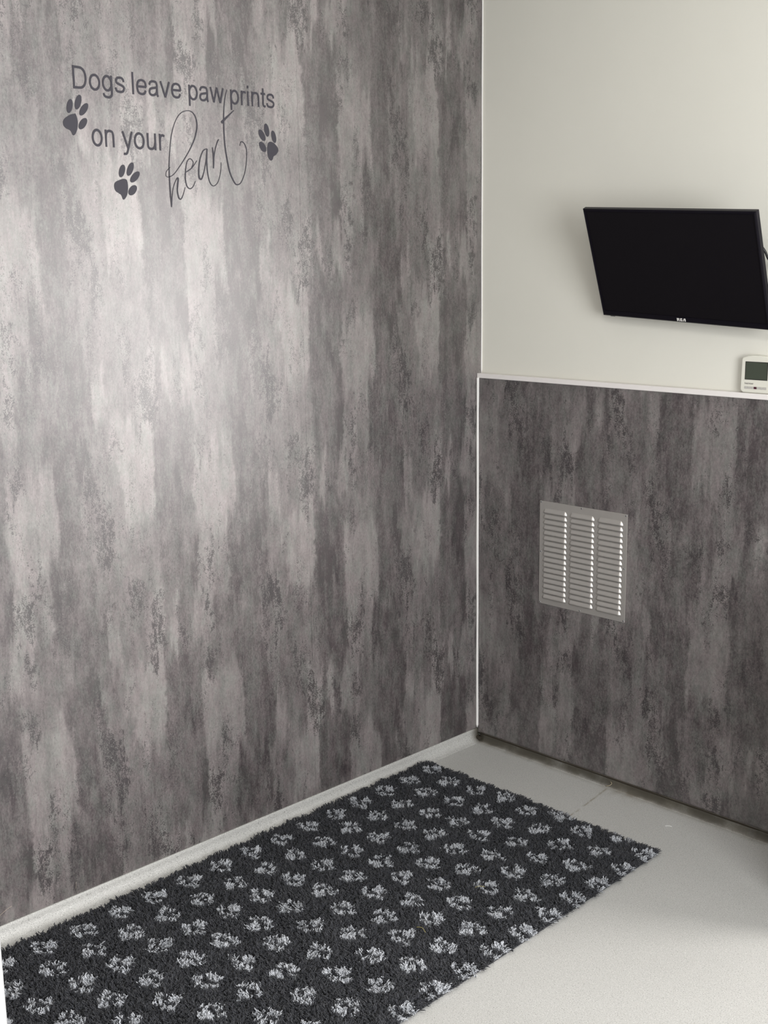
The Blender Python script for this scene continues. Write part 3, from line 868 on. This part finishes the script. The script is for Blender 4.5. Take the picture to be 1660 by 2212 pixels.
lm = louvre_mesh(0.088, 0.0140, 0.0058)
slot = bpy.data.meshes.new('slot')
bm = bmesh.new(); add_box(bm, -0.038, 0.038, -0.0003, 0.0003, -0.0004, 0.0008); bm.to_mesh(slot); bm.free(); slot.materials.append(M['dark'])
first = None
for ci, cx in enumerate((0.1840, 0.4985, 0.8150)):
    for r in range(17):
        z = VH * (1 - 0.109 - r * 0.0519)
        lo = bpy.data.objects.new('louvre', lm)
        COL.objects.link(lo); lo.parent = vent
        lo.location = (-VW / 2 + cx * VW, -0.0021, z)
        so = bpy.data.objects.new('slot', slot)
        COL.objects.link(so); so.parent = lo
        so.location = (0, -0.0003, 0.0)
# screws
def screw_mesh():
    bm = bmesh.new()
    bmesh.ops.create_cone(bm, cap_ends=True, segments=14, radius1=0.0027, radius2=0.0018, depth=0.0012)
    bmesh.ops.rotate(bm, verts=bm.verts, cent=(0, 0, 0), matrix=Matrix.Rotation(PI / 2, 3, 'X'))
    me = bpy.data.meshes.new('screw'); bm.to_mesh(me); bm.free(); me.materials.append(M['steel']); return me
sm_ = screw_mesh()
sd = bpy.data.meshes.new('screw_recess')
bm = bmesh.new(); bmesh.ops.create_cone(bm, cap_ends=True, segments=8, radius1=0.0011, radius2=0.0011, depth=0.0006)
bmesh.ops.rotate(bm, verts=bm.verts, cent=(0, 0, 0), matrix=Matrix.Rotation(PI / 2, 3, 'X')); bm.to_mesh(sd); bm.free(); sd.materials.append(M['dark'])
for a, b in ((0.016, 0.988), (0.984, 0.984), (0.016, 0.012), (0.984, 0.014), (0.018, 0.51), (0.978, 0.50), (0.49, 0.985), (0.49, 0.014)):
    so = bpy.data.objects.new('screw', sm_); COL.objects.link(so); so.parent = vent
    so.location = (-VW / 2 + a * VW, -0.0026, b * VH)
    r_ = bpy.data.objects.new('screw_recess', sd); COL.objects.link(r_); r_.parent = so
    r_.location = (0, -0.0006, 0)

# ------------------------------------------------------------------ rug
RA = 0.022                                   # slight turn of the rug
RW, RL = 0.842, 1.92
def rug_to_world(a, b):
    """a across (0..RW from the left wall), b along (0..RL away from the back wall)"""
    return 0.0315 + a * math.cos(RA) + b * math.sin(RA), -0.268 - b * math.cos(RA) - a * (0.012)
bm = bmesh.new()
c4 = [rug_to_world(a, b) for a, b in ((0.003, 0.003), (RW - 0.003, 0.003), (RW - 0.003, RL), (0.003, RL))]
vb = [bm.verts.new((x, y, 0.0008)) for x, y in c4]; vt = [bm.verts.new((x, y, 0.006)) for x, y in c4]
bm.faces.new(vt); bm.faces.new(vb[::-1])
for i in range(4):
    bm.faces.new((vb[i], vb[(i + 1) % 4], vt[(i + 1) % 4], vt[i]))
bmesh.ops.recalc_face_normals(bm, faces=bm.faces)
rug = from_bm('rug', bm, M['backing'])
tag(rug, 'charcoal fleece pet rug with pale grey paw prints lying along the left wall', 'rug')
SP = 0.0029
na, nb = int(RW / SP), int(RL / SP)
A, B = np.meshgrid((np.arange(na) + .5) * RW / na, (np.arange(nb) + .5) * RL / nb, indexing='ij')
A = A.ravel() + rng.uniform(-.45, .45, A.size) * SP
B = B.ravel() + rng.uniform(-.45, .45, B.size) * SP
A = np.clip(A, 0.001, RW - 0.001); B = np.clip(B, 0.001, None)
n = A.size
# paw lattice
CX = 0.0957; CY = 0.1026
phase = np.array([0.038, 0.075, 0.052, 0.043, 0.058, 0.022, 0.044, 0.014, 0.038, 0.06, 0.05])
shape_toes = [(-0.0215, 0.007, 0.0062, 0.0085), (-0.0080, 0.0165, 0.0060, 0.0085), (0.0080, 0.0165, 0.0060, 0.0085), (0.0215, 0.007, 0.0062, 0.0085)]
ja = A + (vnoise(A * 130, B * 130, 5) - .5) * 0.008
jb = B + (vnoise(A * 130 + 40, B * 130, 6) - .5) * 0.010
paw = np.zeros(n)
ci = np.round((ja - 0.060) / CX).astype(int)
for dc in (-1, 0, 1):
    c = np.clip(ci + dc, 0, 9)
    la = (ja - (0.060 + c * CX)) / 1.24
    ph = phase[c]
    k = np.round((jb - ph) / CY)
    for dk in (-1, 0, 1):
        lb = (jb - (ph + (k + dk) * CY)) / 1.24
        sgn = np.where((c % 2) == 0, 1.0, -1.0)
        kk = (k + dk).astype(int)
        th_ = 0.25 * np.sin(c * 2.1 + kk * 1.7)
        y_ = (lb * sgn); x_ = la
        xr = x_ * np.cos(th_) - y_ * np.sin(th_); yr = x_ * np.sin(th_) + y_ * np.cos(th_)
        d = np.minimum((xr / 0.0150) ** 2 + ((yr + 0.0105) / 0.0112) ** 2, 9)
        for (tx, ty, ra, rb) in shape_toes:
            d = np.minimum(d, ((xr - tx) / ra) ** 2 + ((yr - ty) / rb) ** 2)
        paw = np.maximum(paw, (d < 1.0))
# worn, blurred print
flip = rng.random(n)
paw = np.where((paw > 0) & (flip < 0.07), 0.2, paw)
wx, wy = rug_to_world(A, B)
hn = vnoise(A * 38, B * 38, 12)
height = 0.0125 + 0.006 * (hn - .5) + rng.uniform(-.0025, .003, n)
lx = (vnoise(A * 85, B * 85, 21) - .5) * 0.030 + (vnoise(A * 190, B * 190, 41) - .5) * 0.009 + (vnoise(A * 16, B * 16, 31) - .5) * 0.014 + rng.normal(0, .0015, n)
ly = (vnoise(A * 85, B * 85, 22) - .5) * 0.030 + (vnoise(A * 190, B * 190, 42) - .5) * 0.009 + (vnoise(A * 16, B * 16, 32) - .5) * 0.014 + rng.normal(0, .0015, n)
# tufts on the border splay outwards
edge = 0.020
lx += np.clip((A - (RW - edge)) / edge, 0, 1) * 0.013 - np.clip((edge - A) / edge, 0, 1) * 0.004
ly += np.clip((edge - B) / edge, 0, 1) * 0.013
drop = np.maximum(np.clip((A - (RW - edge)) / edge, 0, 1), np.clip((edge - B) / edge, 0, 1))
height = height * (1 - 0.50 * drop ** 2)
rad = rng.uniform(.00095, .00150, n) * (1 + .2 * (paw > 0.5))
NR, NS_ = 4, 3
ring_t = np.array([0.0, 0.45, 0.80, 1.0]); ring_r = np.array([0.9, 1.2, 1.15, 0.6])
# strands gather into soft locks: every strand leans to the middle of its lock
CL = 0.0088
gi = np.floor(A / CL).astype(int); gj = np.floor(B / CL).astype(int)
tabx = np.random.default_rng(3).random((512, 512)); taby = np.random.default_rng(4).random((512, 512)); tabh = np.random.default_rng(9).random((512, 512))
best = np.full(n, 9.0); ca = A.copy(); cb = B.copy(); ch_ = np.zeros(n)
for di in (-1, 0, 1):
    for dj in (-1, 0, 1):
        ii = gi + di; jj = gj + dj
        pa = (ii + tabx[ii & 511, jj & 511]) * CL; pb = (jj + taby[ii & 511, jj & 511]) * CL
        d_ = (A - pa) ** 2 + (B - pb) ** 2
        m_ = d_ < best
        best = np.where(m_, d_, best); ca = np.where(m_, pa, ca); cb = np.where(m_, pb, cb); ch_ = np.where(m_, tabh[ii & 511, jj & 511], ch_)
gx, gy_ = rug_to_world(ca, cb)
pull = 0.75
lx = lx * 0.55 + (gx - wx) * pull + rng.normal(0, .0013, n)
ly = ly * 0.55 + (gy_ - wy) * pull + rng.normal(0, .0013, n)
height = height * (0.82 + 0.36 * ch_) * (1.0 - 0.16 * np.clip(np.sqrt(best) / (0.6 * CL), 0, 1.2))
cph = rng.uniform(0, 2 * PI, n)
V = np.zeros((n, NR, NS_, 3), np.float32)
for i in range(NR):
    tt = ring_t[i]
    cx_ = wx + lx * tt ** 1.5 + 0.0019 * np.sin(tt * 7 + cph)
    cy_ = wy + ly * tt ** 1.5 + 0.0019 * np.cos(tt * 7 + cph)
    lean = np.sqrt(lx ** 2 + ly ** 2)
    cz_ = 0.0058 + height * (tt - 0.22 * np.clip(lean / 0.02, 0, 1.5) * tt ** 2)
    for s in range(NS_):
        g = 2 * PI * s / NS_ + cph
        V[:, i, s, 0] = cx_ + np.cos(g) * rad * ring_r[i]
        V[:, i, s, 1] = cy_ + np.sin(g) * rad * ring_r[i]
        V[:, i, s, 2] = cz_
V[..., 0] = np.maximum(V[..., 0], 0.010)
V[..., 2] = np.maximum(V[..., 2], 0.0012)
base = np.arange(n)[:, None] * (NR * NS_)
loc = []
for i in range(NR - 1):
    for s in range(NS_):
        s2 = (s + 1) % NS_
        loc.append((i * NS_ + s, i * NS_ + s2, (i + 1) * NS_ + s2, (i + 1) * NS_ + s))
loc = np.array(loc)
Fq = (base[:, None, :] + loc[None, :, :]).reshape(-1, 4)
Ft = base + np.array([[(NR - 1) * NS_, (NR - 1) * NS_ + 1, (NR - 1) * NS_ + 2]])
me = bpy.data.meshes.new('pile')
nv, nq, nt = n * NR * NS_, len(Fq), len(Ft)
nf = nq + nt
me.vertices.add(nv); me.vertices.foreach_set('co', V.reshape(-1))
me.loops.add(nq * 4 + nt * 3); me.loops.foreach_set('vertex_index', np.concatenate([Fq.reshape(-1), Ft.reshape(-1)]).astype(np.int32))
me.polygons.add(nf); me.polygons.foreach_set('loop_start', np.concatenate([np.arange(0, nq * 4, 4), nq * 4 + np.arange(0, nt * 3, 3)]).astype(np.int32))
me.polygons.foreach_set('use_smooth', np.ones(nf, bool))
me.update(calc_edges=True)
rep = NR * NS_
for nm, arr in (('paw', paw), ('vary', np.clip(rng.uniform(0, 1, n) * .5 + .3 * hn + .3 * ch_, 0, 1))):
    at = me.attributes.new(nm, 'FLOAT', 'POINT'); at.data.foreach_set('value', np.repeat(arr, rep).astype(np.float32))
pile = link('pile', me, M['pile'], rug)
pile['kind'] = 'stuff'

# ------------------------------------------------------------------ small litter
def strand(name, pts, r, mat, label, cat, group=None):
    o = tube(name, [tuple(q) for q in catmull(pts, False, 5)], r, mat, n=6)
    tag(o, label, cat, group)
    return o
strand('straw_fragment', [(0.690, -1.003, 0.0265), (0.705, -1.000, 0.030), (0.722, -1.006, 0.0275)], 0.0004, M['straw'], 'short yellow straw fragment caught in the rug pile, the lower and longer one', 'straw', 'straw bits on the rug')
strand('straw_fragment', [(0.668, -0.772, 0.026), (0.677, -0.765, 0.031), (0.684, -0.755, 0.0275)], 0.00035, M['straw'], 'tiny yellow straw fragment standing in the rug pile, nearer the back wall', 'straw', 'straw bits on the rug')
strand('lint', [(0.795, -0.120, 0.0011), (0.803, -0.113, 0.0016), (0.811, -0.111, 0.0011)], 0.0006, M['lint'], 'small white scrap of lint on the floor beyond the rug corner', 'lint')
strand('pet_hair', [(0.0006, -1.694, 0.058), (0.0012, -1.684, 0.064), (0.0010, -1.668, 0.071), (0.0006, -1.655, 0.074)], 0.00025, M['hair'], 'fine pale hair stuck to the left wall foot at the frame edge', 'hair', 'hairs on the wall foot')
strand('pet_hair', [(0.0006, -1.487, 0.052), (0.0012, -1.486, 0.060), (0.0008, -1.485, 0.069)], 0.00025, M['hair'], 'fine upright hair stuck to the left wall just above the skirting', 'hair', 'hairs on the wall foot')
strand('sealant_curl', [(0.527, -0.019, 0.002), (0.532, -0.024, 0.005), (0.539, -0.019, 0.007), (0.541, -0.011, 0.011), (0.535, -0.008, 0.014)], 0.0014, M['curl'], 'curl of loose sealant at the floor seam by the back wall', 'sealant')
